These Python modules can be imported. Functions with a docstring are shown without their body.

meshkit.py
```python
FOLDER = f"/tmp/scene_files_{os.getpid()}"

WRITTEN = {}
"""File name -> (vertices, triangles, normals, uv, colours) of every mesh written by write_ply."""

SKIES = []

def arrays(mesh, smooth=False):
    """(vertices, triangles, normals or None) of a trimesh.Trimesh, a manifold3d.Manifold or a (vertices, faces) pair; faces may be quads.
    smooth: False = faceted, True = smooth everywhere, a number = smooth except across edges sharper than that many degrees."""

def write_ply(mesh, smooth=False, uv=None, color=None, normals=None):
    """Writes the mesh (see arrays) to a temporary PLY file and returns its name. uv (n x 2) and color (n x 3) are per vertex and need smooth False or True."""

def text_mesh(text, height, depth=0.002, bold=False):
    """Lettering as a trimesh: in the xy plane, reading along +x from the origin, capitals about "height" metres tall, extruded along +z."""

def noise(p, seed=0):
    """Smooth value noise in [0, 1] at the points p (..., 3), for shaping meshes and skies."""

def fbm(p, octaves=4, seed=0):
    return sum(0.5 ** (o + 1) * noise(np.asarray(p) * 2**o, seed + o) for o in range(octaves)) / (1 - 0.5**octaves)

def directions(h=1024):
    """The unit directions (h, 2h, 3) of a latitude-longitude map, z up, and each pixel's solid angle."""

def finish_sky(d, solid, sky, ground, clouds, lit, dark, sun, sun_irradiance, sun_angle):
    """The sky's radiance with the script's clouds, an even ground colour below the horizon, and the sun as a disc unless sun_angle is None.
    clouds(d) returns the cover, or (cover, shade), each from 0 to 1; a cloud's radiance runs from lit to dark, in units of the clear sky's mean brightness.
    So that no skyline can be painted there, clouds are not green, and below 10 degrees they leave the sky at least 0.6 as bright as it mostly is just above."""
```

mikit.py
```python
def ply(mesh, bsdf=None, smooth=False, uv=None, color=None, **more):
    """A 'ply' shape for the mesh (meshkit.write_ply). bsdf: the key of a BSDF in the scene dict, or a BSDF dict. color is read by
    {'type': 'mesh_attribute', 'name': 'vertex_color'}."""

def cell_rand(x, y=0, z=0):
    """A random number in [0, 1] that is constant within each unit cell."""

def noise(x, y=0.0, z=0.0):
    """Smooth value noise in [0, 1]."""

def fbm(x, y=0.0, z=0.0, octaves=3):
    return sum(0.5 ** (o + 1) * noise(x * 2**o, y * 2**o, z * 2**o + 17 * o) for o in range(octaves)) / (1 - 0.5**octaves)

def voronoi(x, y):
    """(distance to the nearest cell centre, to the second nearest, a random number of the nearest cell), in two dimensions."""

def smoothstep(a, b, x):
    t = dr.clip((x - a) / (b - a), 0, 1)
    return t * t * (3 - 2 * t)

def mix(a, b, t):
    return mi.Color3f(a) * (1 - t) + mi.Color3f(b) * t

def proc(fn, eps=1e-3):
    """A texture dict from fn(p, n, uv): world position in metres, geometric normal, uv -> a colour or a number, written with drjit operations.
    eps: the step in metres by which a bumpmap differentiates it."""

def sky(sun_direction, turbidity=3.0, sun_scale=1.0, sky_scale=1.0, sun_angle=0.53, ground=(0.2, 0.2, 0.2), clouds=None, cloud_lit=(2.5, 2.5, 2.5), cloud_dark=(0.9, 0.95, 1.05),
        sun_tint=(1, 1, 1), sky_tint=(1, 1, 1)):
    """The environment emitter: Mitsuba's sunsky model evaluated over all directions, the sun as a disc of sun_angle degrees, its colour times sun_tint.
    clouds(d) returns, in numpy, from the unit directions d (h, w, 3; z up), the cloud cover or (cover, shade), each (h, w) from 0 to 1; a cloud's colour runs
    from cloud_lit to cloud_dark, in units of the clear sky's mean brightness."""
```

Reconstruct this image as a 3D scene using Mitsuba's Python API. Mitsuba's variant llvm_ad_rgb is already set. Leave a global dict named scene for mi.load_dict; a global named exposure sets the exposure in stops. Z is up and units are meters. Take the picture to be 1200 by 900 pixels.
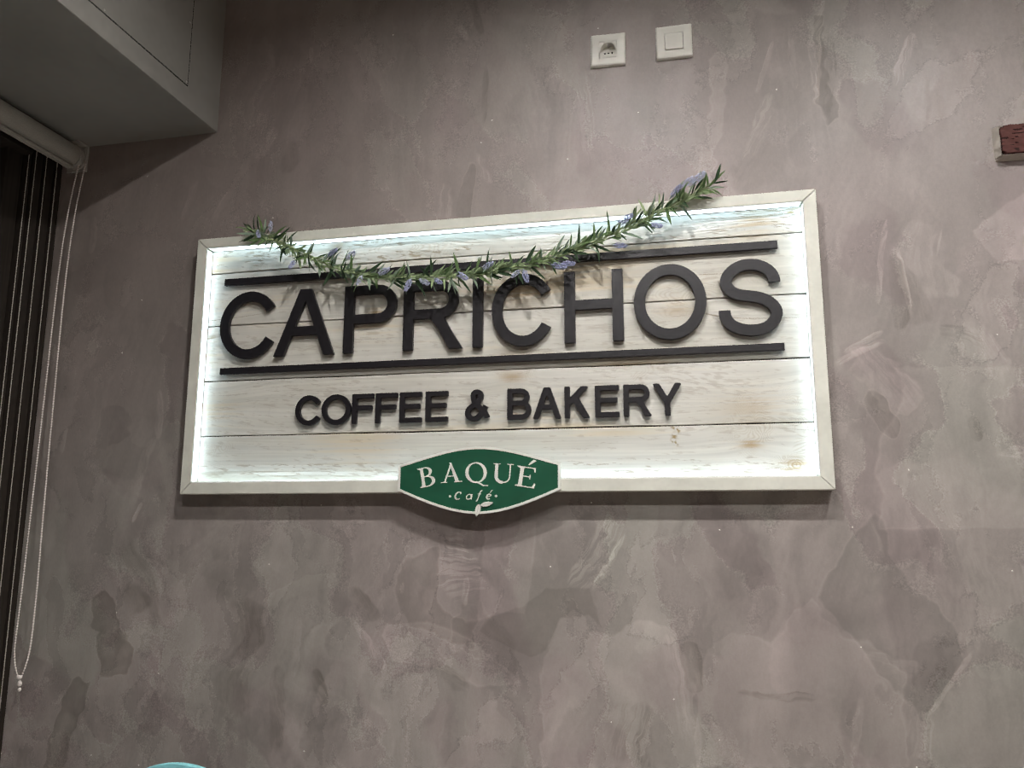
import math, random
import numpy as np, trimesh, shapely
import shapely.geometry as sg
from shapely import affinity
from shapely.ops import unary_union
import drjit as dr
import mitsuba as mi
import mikit, meshkit
from mikit import ply, proc, noise, fbm, smoothstep, mix, cell_rand

T = mi.ScalarTransform4f
random.seed(7); np.random.seed(7)
scene, labels = {'type': 'scene'}, {}
PI = math.pi

# ---------------------------------------------------------------- camera
CAM = np.array([1.29358, -1.91257, 1.27363])
FWD = np.array([-0.21254575, 0.96182658, 0.17237728])
UP = np.array([0.03534627, -0.16872476, 0.98502924])
scene['camera'] = {'type': 'perspective', 'fov': 64.944, 'fov_axis': 'x', 'near_clip': 0.05, 'far_clip': 100.0,
                   'to_world': T().look_at(origin=CAM.tolist(), target=(CAM + FWD).tolist(), up=UP.tolist())}
exposure = 0.04

# ---------------------------------------------------------------- lamps (ceiling downlights and the strip in the sign)
CEIL = 2.95
LAMPS = [(1.06, -1.10, 1500.0), (1.06, -2.25, 1550.0), (2.02, -1.10, 1250.0), (2.02, -2.25, 1500.0), (3.0, -1.10, 750.0)]
LAMP_TINT = (1.0, 0.965, 0.935)
LED = (3.7, 4.9, 5.6)

# ---------------------------------------------------------------- helpers
def box(x0, x1, y0, y1, z0, z1):
    m = trimesh.creation.box((abs(x1 - x0), abs(y1 - y0), abs(z1 - z0)))
    m.apply_translation(((x0 + x1) / 2, (y0 + y1) / 2, (z0 + z1) / 2))
    return m

def bevel_box(x0, x1, y0, y1, z0, z1, r=0.002):
    """Box with chamfered edges (hull of three inset boxes)."""
    pts = []
    for a, b, c in ((r, r, 0), (r, 0, r), (0, r, r)):
        for x in (x0 + a, x1 - a):
            for y in (y0 + b, y1 - b):
                for z in (z0 + c, z1 - c):
                    pts.append((x, y, z))
    return trimesh.PointCloud(pts).convex_hull

def hull(pts):
    return trimesh.PointCloud(np.asarray(pts, float)).convex_hull

def join(*ms):
    return trimesh.util.concatenate(list(ms))

def tube(pts, r, n=8, caps=True):
    """Tube along a polyline; r is a number or one per point."""
    P = np.asarray(pts, float); m = len(P)
    r = np.broadcast_to(np.asarray(r, float), (m,))
    tan = np.gradient(P, axis=0); tan /= np.linalg.norm(tan, axis=1, keepdims=True)
    ref = np.array([0, 0, 1.0]) if abs(tan[0][2]) < 0.9 else np.array([1.0, 0, 0])
    u = np.cross(tan[0], ref); u /= np.linalg.norm(u)
    V = []
    for i in range(m):
        u = u - tan[i] * (u @ tan[i]); u /= np.linalg.norm(u); w = np.cross(tan[i], u)
        for k in range(n):
            a = 2 * PI * k / n
            V.append(P[i] + r[i] * (math.cos(a) * u + math.sin(a) * w))
    F = []
    for i in range(m - 1):
        for k in range(n):
            a, b = i * n + k, i * n + (k + 1) % n
            F += [(a, b, b + n), (a, b + n, a + n)]
    if caps:
        V += [P[0], P[-1]]; c0, c1 = len(V) - 2, len(V) - 1
        for k in range(n):
            F += [(c0, (k + 1) % n, k), (c1, (m - 1) * n + k, (m - 1) * n + (k + 1) % n)]
    return trimesh.Trimesh(np.array(V), np.array(F), process=False)

def polys(s):
    return [g for g in getattr(s, 'geoms', [s]) if not g.is_empty and g.area > 1e-9]

def extrude_xz(shape, y_back, depth, chamfer=0.0):
    """Shape drawn in (x, z), standing from the plane y_back out towards -y."""
    ms = []
    body = depth - chamfer
    for g in polys(shape):
        ms.append(trimesh.creation.extrude_polygon(g, body, engine='earcut'))
    if chamfer > 0:
        for g in polys(shape.buffer(-chamfer * 0.8)):
            m = trimesh.creation.extrude_polygon(g, chamfer, engine='earcut'); m.apply_translation((0, 0, body)); ms.append(m)
    m = join(*ms)
    v = m.vertices
    m.vertices = np.column_stack([v[:, 0], y_back - v[:, 2], v[:, 1]])
    return m

def numbered(name):
    if name not in scene and name not in labels and not any(k.startswith(name + '__') for k in scene):
        return name
    i = 1
    while True:
        k = '%s_%03d' % (name, i)
        if k not in scene and k not in labels and not any(q.startswith(k + '__') for q in scene):
            return k
        i += 1

def put(name, mesh, bsdf, parent=None, smooth=False, label=None, kind=None, **more):
    """One mesh: a thing of its own, or a part below its parent."""
    key = numbered(parent + '__' + name if parent else name)
    scene[key] = mesh if isinstance(mesh, dict) else ply(mesh, bsdf, smooth=smooth, **more)
    if label or kind:
        labels[key] = {}
        if label: labels[key]['label'] = label
        if kind: labels[key]['kind'] = kind
    return key

def thing(name, label, cat, group=None):
    key = numbered(name)
    labels[key] = {'label': label, 'category': cat}
    if group: labels[key]['group'] = group
    return key

def mat(name, color, rough=0.5, spec=0.4, metal=0.0, bump=None, **k):
    b = {'type': 'principled', 'base_color': color if isinstance(color, dict) else {'type': 'rgb', 'value': list(color)},
         'roughness': rough, 'metallic': metal, 'specular': spec, **k}
    if bump: b = {'type': 'bumpmap', 'arbitrary': bump[0], 'scale': bump[1], 'bsdf': b}
    scene[name] = {'type': 'twosided', 'bsdf': b}
    return name

def n2(x, y, seed=0.0):
    """Smooth two-dimensional value noise, cheaper than noise()."""
    x, y = mi.Float(x), mi.Float(y)
    ix, iy = dr.floor(x), dr.floor(y)
    tx, ty = x - ix, y - iy
    tx = tx * tx * (3 - 2 * tx); ty = ty * ty * (3 - 2 * ty)
    a = dr.lerp(cell_rand(ix, iy, seed), cell_rand(ix + 1, iy, seed), tx)
    b = dr.lerp(cell_rand(ix, iy + 1, seed), cell_rand(ix + 1, iy + 1, seed), tx)
    return dr.lerp(a, b, ty)

# ---------------------------------------------------------------- materials: the trowelled plaster
# trowel marks on the back wall, in metres: x, z, angle, half length, half width, lightness, tint (0 grey 1 greenish 2 mauve 3 brown), edge sharpness, streakiness
STROKES = [(-0.155,1.058,-52,0.056,0.0383,-0.22,3,0.4,0.2), (-0.126,1.106,-62,0.135,0.0344,-0.16,3,0.3,0.4), (-0.159,0.912,-84,0.076,0.1408,0.10,1,0.2,0.4), (0.055,1.196,47,0.134,0.0671,0.14,1,0.3,0.3), (0.177,1.017,-86,0.074,0.0454,-0.22,3,0.4,0.4), (0.176,0.853,-98,0.084,0.0566,-0.18,3,0.3,0.4), (0.094,0.994,-122,0.160,0.0573,0.12,1,0.5,0.3), (-0.157,1.301,66,0.029,0.0058,0.45,0,0.3,0.2), (0.425,0.914,-16,0.194,0.1401,0.08,2,0.3,0.3), (0.496,1.087,-56,0.054,0.0196,-0.22,3,0.4,0.4), (0.518,0.983,-50,0.070,0.0107,0.28,2,0.4,0.8), (0.392,0.883,-70,0.040,0.0134,-0.22,3,0.4,0.4), (0.526,1.200,59,0.115,0.0878,0.10,1,0.3,0.3), (0.282,0.828,-89,0.098,0.0184,-0.15,3,0.3,0.5), (0.324,1.114,19,0.104,0.0170,0.12,1,0.7,0.2), (0.324,0.971,-93,0.071,0.0115,0.14,2,0.4,0.6), (0.739,1.166,-2,0.064,0.0916,0.30,0,0.5,1.0), (0.755,1.118,-95,0.040,0.0085,0.30,0,0.3,0.6), (1.070,1.221,61,0.103,0.0313,0.26,1,0.4,0.9), (1.103,1.196,59,0.075,0.0068,0.42,1,0.3,0.5), (1.245,0.919,-77,0.105,0.0209,0.18,0,0.4,0.6), (0.717,0.916,-26,0.069,0.0239,-0.18,3,0.4,0.4), (1.126,0.811,-91,0.075,0.0496,-0.14,3,0.4,0.9), (0.790,1.009,-17,0.085,0.0492,-0.10,3,0.7,0.2), (1.284,0.962,-82,0.054,0.0245,-0.20,3,0.7,0.2), (0.954,1.204,-80,0.059,0.0205,0.10,0,0.4,0.7), (1.816,1.230,-83,0.223,0.0951,0.10,1,0.4,0.4), (1.691,0.988,-19,0.074,0.0215,0.16,0,0.6,0.4), (1.462,0.911,-1,0.073,0.0106,-0.22,3,0.4,0.7), (1.620,0.861,-99,0.062,0.0101,0.22,0,0.3,0.5), (1.803,0.938,54,0.085,0.0062,0.28,0,0.3,0.5), (1.753,0.840,-95,0.037,0.0296,0.16,0,0.5,0.9), (1.682,1.266,-75,0.060,0.0090,0.20,1,0.4,0.5), (1.576,2.387,-91,0.068,0.0089,0.34,0,0.4,0.7), (1.631,2.410,-95,0.139,0.0139,0.28,0,0.5,0.8), (1.656,2.343,-95,0.110,0.0157,-0.16,3,0.4,0.7), (1.826,2.370,70,0.069,0.0155,0.32,2,0.4,0.7), (1.510,2.389,69,0.071,0.0063,0.30,0,0.3,0.5), (1.480,2.225,69,0.091,0.0207,0.22,1,0.4,0.7), (1.463,2.131,69,0.086,0.0449,-0.10,3,0.3,0.3), (2.002,1.806,29,0.107,0.1107,0.08,2,0.3,0.3), (1.773,1.791,-91,0.083,0.0162,-0.22,3,0.4,0.4), (1.785,1.824,-85,0.072,0.0063,0.34,0,0.3,0.6), (1.741,1.874,-99,0.093,0.0064,0.30,0,0.3,0.6), (1.865,1.905,-103,0.038,0.0043,0.36,0,0.3,0.4), (1.674,1.656,23,0.063,0.0097,0.34,0,0.4,0.7), (1.688,1.681,29,0.048,0.0077,0.26,0,0.4,0.7), (1.839,1.873,-95,0.084,0.0537,0.17,0,0.6,0.4), (1.799,1.779,-76,0.066,0.0255,-0.14,3,0.4,0.4), (1.725,1.595,-58,0.077,0.0413,0.16,2,0.7,0.5), (1.709,1.524,-64,0.062,0.0241,-0.20,3,0.7,0.3), (1.938,1.650,-60,0.075,0.0274,0.22,2,0.4,0.5), (1.904,1.476,-86,0.024,0.0103,-0.22,3,0.4,0.4), (1.974,1.425,10,0.040,0.0144,0.22,2,0.4,0.6), (1.888,1.686,-25,0.045,0.0193,-0.12,3,0.4,0.9), (0.756,2.137,-99,0.097,0.0190,-0.18,3,0.8,0.2), (0.792,2.197,-71,0.054,0.0157,0.28,0,0.3,0.7), (0.800,2.397,-91,0.088,0.0095,-0.16,3,0.3,0.4), (0.739,2.585,-63,0.032,0.0115,0.26,0,0.3,0.4), (0.774,2.631,-76,0.073,0.0140,-0.20,3,0.4,0.3), (0.288,2.579,-89,0.034,0.0107,0.24,0,0.3,0.5), (0.154,2.597,-85,0.070,0.0163,0.14,0,0.3,0.6), (0.686,2.119,-91,0.057,0.0284,0.14,0,0.3,0.9), (1.061,2.323,-83,0.130,0.0307,0.17,0,0.3,0.7), (0.251,2.284,-87,0.056,0.0288,-0.16,3,0.4,0.3), (0.162,2.329,-120,0.048,0.0198,0.18,0,0.3,0.4), (-0.379,2.102,-89,0.057,0.0118,0.18,0,0.3,0.4), (-0.114,1.569,-87,0.065,0.0106,0.26,0,0.3,0.4), (-0.404,1.505,-95,0.038,0.0085,0.24,0,0.3,0.4), (-0.254,1.538,-84,0.052,0.0544,-0.12,2,0.7,0.1), (-0.154,1.408,-108,0.101,0.0160,0.14,1,0.3,0.5), (-0.068,2.179,75,0.064,0.0114,0.16,2,0.3,0.5), (0.031,2.145,60,0.053,0.0113,0.14,2,0.3,0.5), (0.870,2.345,-85,0.145,0.0691,0.06,0,0.3,0.6), (0.485,2.440,-83,0.178,0.1006,0.05,2,0.3,0.5), (-0.163,1.946,-85,0.149,0.1110,0.05,1,0.3,0.4), (1.692,1.529,-99,0.115,0.0535,0.06,1,0.3,0.4), (1.986,2.301,-87,0.148,0.0723,0.06,1,0.3,0.3), (0.937,2.056,-81,0.092,0.0307,0.08,0,0.3,0.8)]
PATCHES = [([(0.944,0.723), (0.941,0.916), (0.953,0.988), (0.981,1.040), (0.986,1.061), (1.018,1.077), (1.049,1.066), (1.059,1.029), (1.111,1.032), (1.151,1.058), (1.199,1.066), (1.242,1.042), (1.263,0.993), (1.287,0.908), (1.294,0.745)], 0.13, 2, 0.140, 0.010),
    ([(1.281,0.744), (1.293,0.948), (1.319,1.000), (1.390,1.046), (1.455,1.015), (1.496,1.078), (1.541,1.111), (1.598,1.045), (1.673,1.015), (1.716,0.965), (1.708,0.771)], 0.10, 0, 0.100, 0.011),
    ([(1.685,1.303), (1.711,1.257), (1.712,1.203), (1.746,1.140), (1.797,1.103), (1.832,1.046), (1.834,0.995), (1.803,0.943), (1.754,0.873), (1.685,0.947), (1.559,1.119), (1.618,1.229)], -0.13, 1, 0.090, 0.008),
    ([(0.808,1.280), (0.930,1.280), (0.917,1.125), (0.903,1.067), (0.872,1.072), (0.814,1.061), (0.789,1.050)], 0.12, 2, 0.160, 0.003),
    ([(0.550,1.008), (0.564,1.034), (0.662,1.045), (0.758,1.014), (0.821,0.968), (0.897,0.914), (0.791,0.900), (0.675,0.943), (0.578,0.949)], 0.15, 0, 0.050, 0.004),
    ([(1.745,1.624), (1.770,1.580), (1.740,1.508), (1.709,1.467), (1.692,1.386), (1.710,1.340), (1.691,1.266), (1.991,1.267), (2.025,1.612)], 0.10, 1, 0.160, 0.005),
    ([(0.897,1.082), (0.954,1.126), (1.054,1.128), (1.082,1.043), (1.053,1.067), (0.986,1.061), (0.953,0.988), (0.917,0.971), (0.789,1.025), (0.820,1.061)], -0.12, 3, 0.100, 0.004),
    ([(-0.266,1.082), (-0.237,1.104), (-0.192,1.066), (-0.180,0.997), (-0.125,0.956), (-0.144,0.892), (-0.225,0.888), (-0.247,0.952)], -0.22, 3, 0.070, 0.016),
    ([(-0.355,0.756), (-0.323,0.842), (-0.292,0.886), (-0.256,0.866), (-0.262,0.802), (-0.291,0.717), (-0.321,0.643), (-0.372,0.640)], -0.20, 3, 0.080, 0.014),
    ([(0.593,1.180), (0.691,1.222), (0.687,1.101), (0.726,1.052), (0.789,1.050), (0.779,0.986), (0.619,1.030), (0.578,1.099)], -0.13, 3, 0.090, 0.012),
    ([(1.980,1.847), (1.936,1.930), (1.983,1.967), (2.048,2.012), (2.058,1.861)], 0.16, 2, 0.070, 0.005),
    ([(1.633,2.506), (1.648,2.503), (1.650,2.366), (1.674,2.234), (1.648,2.219), (1.625,2.280)], -0.18, 3, 0.050, 0.009),
    ([(1.386,2.447), (1.417,2.443), (1.409,2.260), (1.361,2.097), (1.331,2.099), (1.363,2.242)], 0.12, 1, 0.050, 0.010)]
TINT = [(1.0, 1.0, 1.0), (0.97, 1.03, 0.99), (1.03, 0.98, 1.02), (1.0, 0.98, 0.92)]

def cell_strokes(x, z, s, seed, lo, hi, asp):
    """Overlapping trowel pulls: each cell of a jittered grid leaves one long mark with a sharp side and a faded side."""
    gx, gz = x / s, z / s
    ix, iz = dr.floor(gx), dr.floor(gz)
    out, tint = mi.Float(0), mi.Float(0)
    for a in (-1, 0, 1):
        for b in (-1, 0, 1):
            cx, cz = ix + a, iz + b
            r1, r2, r3, r4 = (cell_rand(cx, cz, seed + k) for k in range(4))
            th = (r3 - 0.5) * 2.0 + 1.5
            c, sn = dr.cos(th), dr.sin(th)
            dx, dz = gx - cx - r1, gz - cz - r2
            u = (dx * c + dz * sn) / (0.55 + 0.5 * r4)
            v = (-dx * sn + dz * c + 0.5 * u * u * (r1 - 0.5)) * asp
            d = u * u * u * u + v * v
            m = smoothstep(1.0, 0.72, d) * dr.clip(0.35 + 0.65 * (v + 0.4), 0.0, 1.0) * smoothstep(1.0, -0.6, u)
            amp = dr.lerp(lo, hi, r2)
            out = out * (1 - m * 0.7) + amp * m
            tint = tint * (1 - m * 0.7) + (r4 - 0.5) * m
    return out, tint

def inside(x, z, pts):
    """Signed distance to a closed outline, negative inside."""
    d, sgn = mi.Float(1e9), mi.Float(1)
    for (ax, az), (bx, bz) in zip(pts, pts[1:] + pts[:1]):
        ex, ez = bx - ax, bz - az
        px, pz = x - ax, z - az
        t = dr.clip((px * ex + pz * ez) / (ex * ex + ez * ez), 0, 1)
        d = dr.minimum(d, dr.square(px - ex * t) + dr.square(pz - ez * t))
        c = ((az <= z) & (bz > z) & (ex * pz - ez * px > 0)) | ((az > z) & (bz <= z) & (ex * pz - ez * px < 0))
        sgn = dr.select(c, -sgn, sgn)
    return dr.sqrt(d) * sgn

def plateau(x, z, fx, fz, seed, lo):
    """One skim of plaster with an organic outline, crisp here and feathered there: (coverage, how near its edge)."""
    v = 0.60 * n2(x * fx, z * fz, seed) + 0.28 * n2(x * fx * 2.3 + 5, z * fz * 2.3, seed + 1) + 0.12 * n2(x * fx * 7, z * fz * 7, seed + 2)
    e = 0.008 + 0.16 * smoothstep(0.35, 0.65, n2(x * fx * 0.8 + 31, z * fz * 0.8, seed + 3))
    c = smoothstep(lo, lo + e, v)
    return c, smoothstep(0.05, 0.0, dr.abs(v - lo)) * smoothstep(0.10, 0.02, e)

def plaster(p, n, uv):
    x, z = p.x, p.z
    y = p.y
    # slow warp so that no edge is straight
    w1 = n2(x * 9, z * 9, 1) - 0.5; w2 = n2(x * 9 + 40, z * 9, 2) - 0.5
    f1 = n2(x * 60, z * 60, 3) - 0.5; f2 = n2(x * 60, z * 60, 4) - 0.5
    xx, zz = x + 0.035 * w1 + 0.008 * f1, z + 0.035 * w2 + 0.008 * f2
    big = n2(x * 1.7 + 3, z * 1.7, 5) - 0.5
    mid = n2(xx * 5, zz * 4, 6) - 0.5
    vert = n2(xx * 28, zz * 3.2, 7) - 0.5
    fine = n2(x * 260, z * 130, 8) - 0.5
    sw = n2(xx * 11 + 3 * w2, zz * 7 + 3 * w1, 12) - 0.5
    cl, sl = math.cos(1.25), math.sin(1.25)
    u1, v1 = xx * cl + zz * sl, -xx * sl + zz * cl
    scr = (n2(u1 * 10, v1 * 130, 13) - 0.5) * smoothstep(0.45, 0.75, n2(x * 4, z * 4, 14)) + (n2(xx * 150, zz * 9, 15) - 0.5) * smoothstep(0.45, 0.75, n2(x * 5 + 9, z * 3, 16))
    n2x = n2(xx * 45, zz * 45, 17)
    low = smoothstep(2.0, 1.2, z + 0.3 * w1)
    a1, t1 = cell_strokes(xx, zz, 0.30, 10, -0.12, 0.13, 1.9)
    a2, t2 = cell_strokes(xx + 7, zz, 0.13, 20, -0.10, 0.12, 2.6)
    ca, sa = math.cos(0.5), math.sin(0.5)
    pw, qw = x + 0.06 * w1 + 0.012 * f1, z + 0.06 * w2 + 0.012 * f2
    p1, e1 = plateau(pw, qw, 4.2, 2.6, 120, 0.50)
    p2, e2 = plateau(pw * ca + qw * sa, -pw * sa + qw * ca, 6.5, 3.6, 130, 0.56)
    p3, e3 = plateau(pw * ca - qw * sa + 9, pw * sa + qw * ca, 9.0, 4.5, 140, 0.58)
    p4, e4 = plateau(pw + 21, qw, 16.0, 6.5, 150, 0.62)
    calm = 1 - 0.55 * smoothstep(1.75, 2.1, z) * smoothstep(1.6, 1.2, x)
    grit = (n2(x * 420, z * 420, 18) - 0.5) * (0.05 + 0.30 * dr.clip(e1 + e2 + e3 + e4, 0, 1))
    L = 0.14 * big + 0.12 * mid + 0.09 * vert + 0.05 * fine + (0.10 + 0.12 * low) * sw + 0.07 * scr + grit + calm * (
        (a1 + a2 * n2(x * 2.3, z * 2.3, 9) * 1.4) + 0.09 * (p1 - 0.5) - 0.11 * (p2 - 0.3) + 0.09 * (p3 - 0.3) - 0.10 * low * (p4 - 0.2) + 0.10 * (e2 - e3) * n2x)
    hue = 0.7 * (t1 + t2) + 1.1 * (n2(x * 3 + 11, z * 3, 11) - 0.5) + 0.7 * (p2 - 0.4) - 0.7 * (p1 - 0.5)
    col = mi.Color3f(0.262, 0.234, 0.219)
    col = col * mi.Color3f(1 + 0.035 * hue, 1 - 0.018 * hue, 1 + 0.012 * hue)
    # browner, duller body towards the upper left
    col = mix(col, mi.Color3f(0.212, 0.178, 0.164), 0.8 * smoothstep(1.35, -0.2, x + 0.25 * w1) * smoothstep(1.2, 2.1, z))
    streaks = {}
    for k in sorted({int(round((s[2] % 180) / 20.0)) % 9 for s in STROKES}):
        c, sn = math.cos(math.radians(20 * k)), math.sin(math.radians(20 * k))
        u, v = xx * c + zz * sn, -xx * sn + zz * c
        streaks[k] = 0.6 * n2(u * 14, v * 170, 30 + k) + 0.4 * n2(u * 40, v * 420, 50 + k)
    tr, tg, tb = mi.Float(1), mi.Float(1), mi.Float(1)
    for sx, sz, ang, hl, hw, dl, t, sharp, st in STROKES:
        c, sn = math.cos(math.radians(ang)), math.sin(math.radians(ang))
        warp = min(0.05, 1.1 * hw)
        dx, dz = x - sx + warp * w1 + 0.25 * warp * f1, z - sz + warp * w2 + 0.25 * warp * f2
        u = (dx * c + dz * sn) / hl
        v = (-dx * sn + dz * c) / hw
        d = u * u * u * u + v * v + (n2x - 0.5) * 0.7 + sw * 1.3
        m = smoothstep(1.25, 1.25 - 1.15 * (1 - sharp) - 0.06, d)
        k = int(round((ang % 180) / 20.0)) % 9
        m = m * (1 - st + st * smoothstep(0.35, 0.68, streaks[k]) * 1.25)
        m = m * (0.75 + 0.35 * v) * (0.75 + 0.5 * n2x)
        g = 1.05 * dl
        q = abs(dl) * 1.6
        if sharp >= 0.7:  # the trowel leaves a thin ridge along a sharp edge
            rim = smoothstep(0.25, 0.0, dr.abs(d - 1.15)) * smoothstep(0.45, 0.7, sw + 0.5)
            tr = tr * (1 + 0.10 * rim); tg = tg * (1 + 0.10 * rim); tb = tb * (1 + 0.09 * rim)
        T3 = TINT[t]
        tr = tr * (1 + m * (g + q * (T3[0] - 1))); tg = tg * (1 + m * (g + q * (T3[1] - 1))); tb = tb * (1 + m * (g + q * (T3[2] - 1)))
    for pts, dl, t, fade, rag in PATCHES:
        sd = inside(x + 0.30 * rag * (f1 + w1), z + 0.30 * rag * (f2 + w2), pts) + rag * (n2x - 0.5) * 1.6
        m = smoothstep(0.003, -0.003, sd) * (0.25 + 0.75 * dr.exp(sd / fade)) * (0.8 + 0.4 * n2x)
        rim = smoothstep(0.006, 0.0, dr.abs(sd)) * smoothstep(0.4, 0.7, sw + 0.5) * 0.10
        q = abs(dl) * 1.4
        T3 = TINT[t]
        tr = tr * (1 + rim + m * 1.25 * (dl + q * (T3[0] - 1))); tg = tg * (1 + rim + m * 1.25 * (dl + q * (T3[1] - 1))); tb = tb * (1 + rim + m * 1.25 * (dl + q * (T3[2] - 1)))
    # tiny pale chips
    ix, iz = dr.floor(x * 7), dr.floor(z * 7)
    d = dr.sqrt(dr.square(x * 7 - ix - 0.1 - 0.8 * cell_rand(ix, iz, 70)) + dr.square(z * 7 - iz - 0.1 - 0.8 * cell_rand(ix, iz, 71))) / 7
    chip = dr.select((d < 0.0012 + 0.0010 * cell_rand(ix, iz, 72)) & (cell_rand(ix, iz, 73) < 0.16), 1.0, 0.0)
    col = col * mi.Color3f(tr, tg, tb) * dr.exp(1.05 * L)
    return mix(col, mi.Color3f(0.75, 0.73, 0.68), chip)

def plaster_rough(p, n, uv):
    return 0.36 + 0.22 * n2(p.x * 8, p.z * 6, 80)

def plaster_bump(p, n, uv):
    x, z = p.x + 0.02 * n2(p.x * 12, p.z * 12, 81), p.z
    return 0.6 * n2(x * 14, z * 9, 82) + 0.25 * n2(x * 70, z * 30, 83) + 0.15 * n2(x * 300, z * 140, 84)

mat('plaster', proc(plaster), proc(plaster_rough), 0.35, bump=(proc(plaster_bump, 0.002), 0.0035))
mat('painted_board', proc(lambda p, n, uv: mi.Color3f(0.25, 0.245, 0.225) * (0.86 + 0.22 * noise(p.x * 5, p.y * 4, p.z * 5) + 0.06 * noise(p.x * 60, p.y * 60, p.z * 60))), 0.45, 0.4)
mat('floor_tile', proc(lambda p, n, uv: mi.Color3f(0.24, 0.205, 0.18) * (0.8 + 0.4 * fbm(p.x * 3, p.y * 3))), 0.4, 0.5)
mat('ceiling_paint', (0.55, 0.52, 0.48), 0.8, 0.2)
mat('room_paint', (0.32, 0.29, 0.27), 0.7, 0.3)

# ---------------------------------------------------------------- materials: the sign
SEAMS = [2.0305, 1.9485, 1.8005, 1.6495, 1.5015, 1.361]
KNOTS = [(1.430, 1.455, 0.016, 1.0), (1.526, 1.410, 0.020, 0.7), (0.876, 1.630, 0.022, 0.8), (1.434, 1.543, 0.05, 0.5),
         (0.636, 2.060, 0.045, 0.7), (1.465, 1.985, 0.035, 0.8), (0.077, 1.585, 0.045, 0.25), (1.279, 1.773, 0.03, 0.45),
         (0.890, 1.835, 0.05, 0.6), (0.514, 1.813, 0.02, 0.9), (1.546, 1.999, 0.006, 1.2), (0.24, 1.865, 0.03, 0.2)]

def plank_coords(p):
    i = mi.Float(0)
    for s in SEAMS[1:-1]:
        i = i + dr.select(p.z < s, 1.0, 0.0)
    x, z = p.x + 7.3 * i, p.z
    # grain bends around the knots
    bend, core, ring = mi.Float(0), mi.Float(0), mi.Float(0)
    for kx, kz, r, a in KNOTS:
        dx, dz = (p.x - kx) / (r * 2.2), (p.z - kz) / r
        d2 = dx * dx + dz * dz
        e = dr.exp(-d2 * 0.7)
        bend = bend + r * 1.2 * e * dz
        core = core + a * dr.exp(-d2 * 2.2)
        ring = ring + a * e
    return i, x, z + bend * 0.6, core, ring

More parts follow.
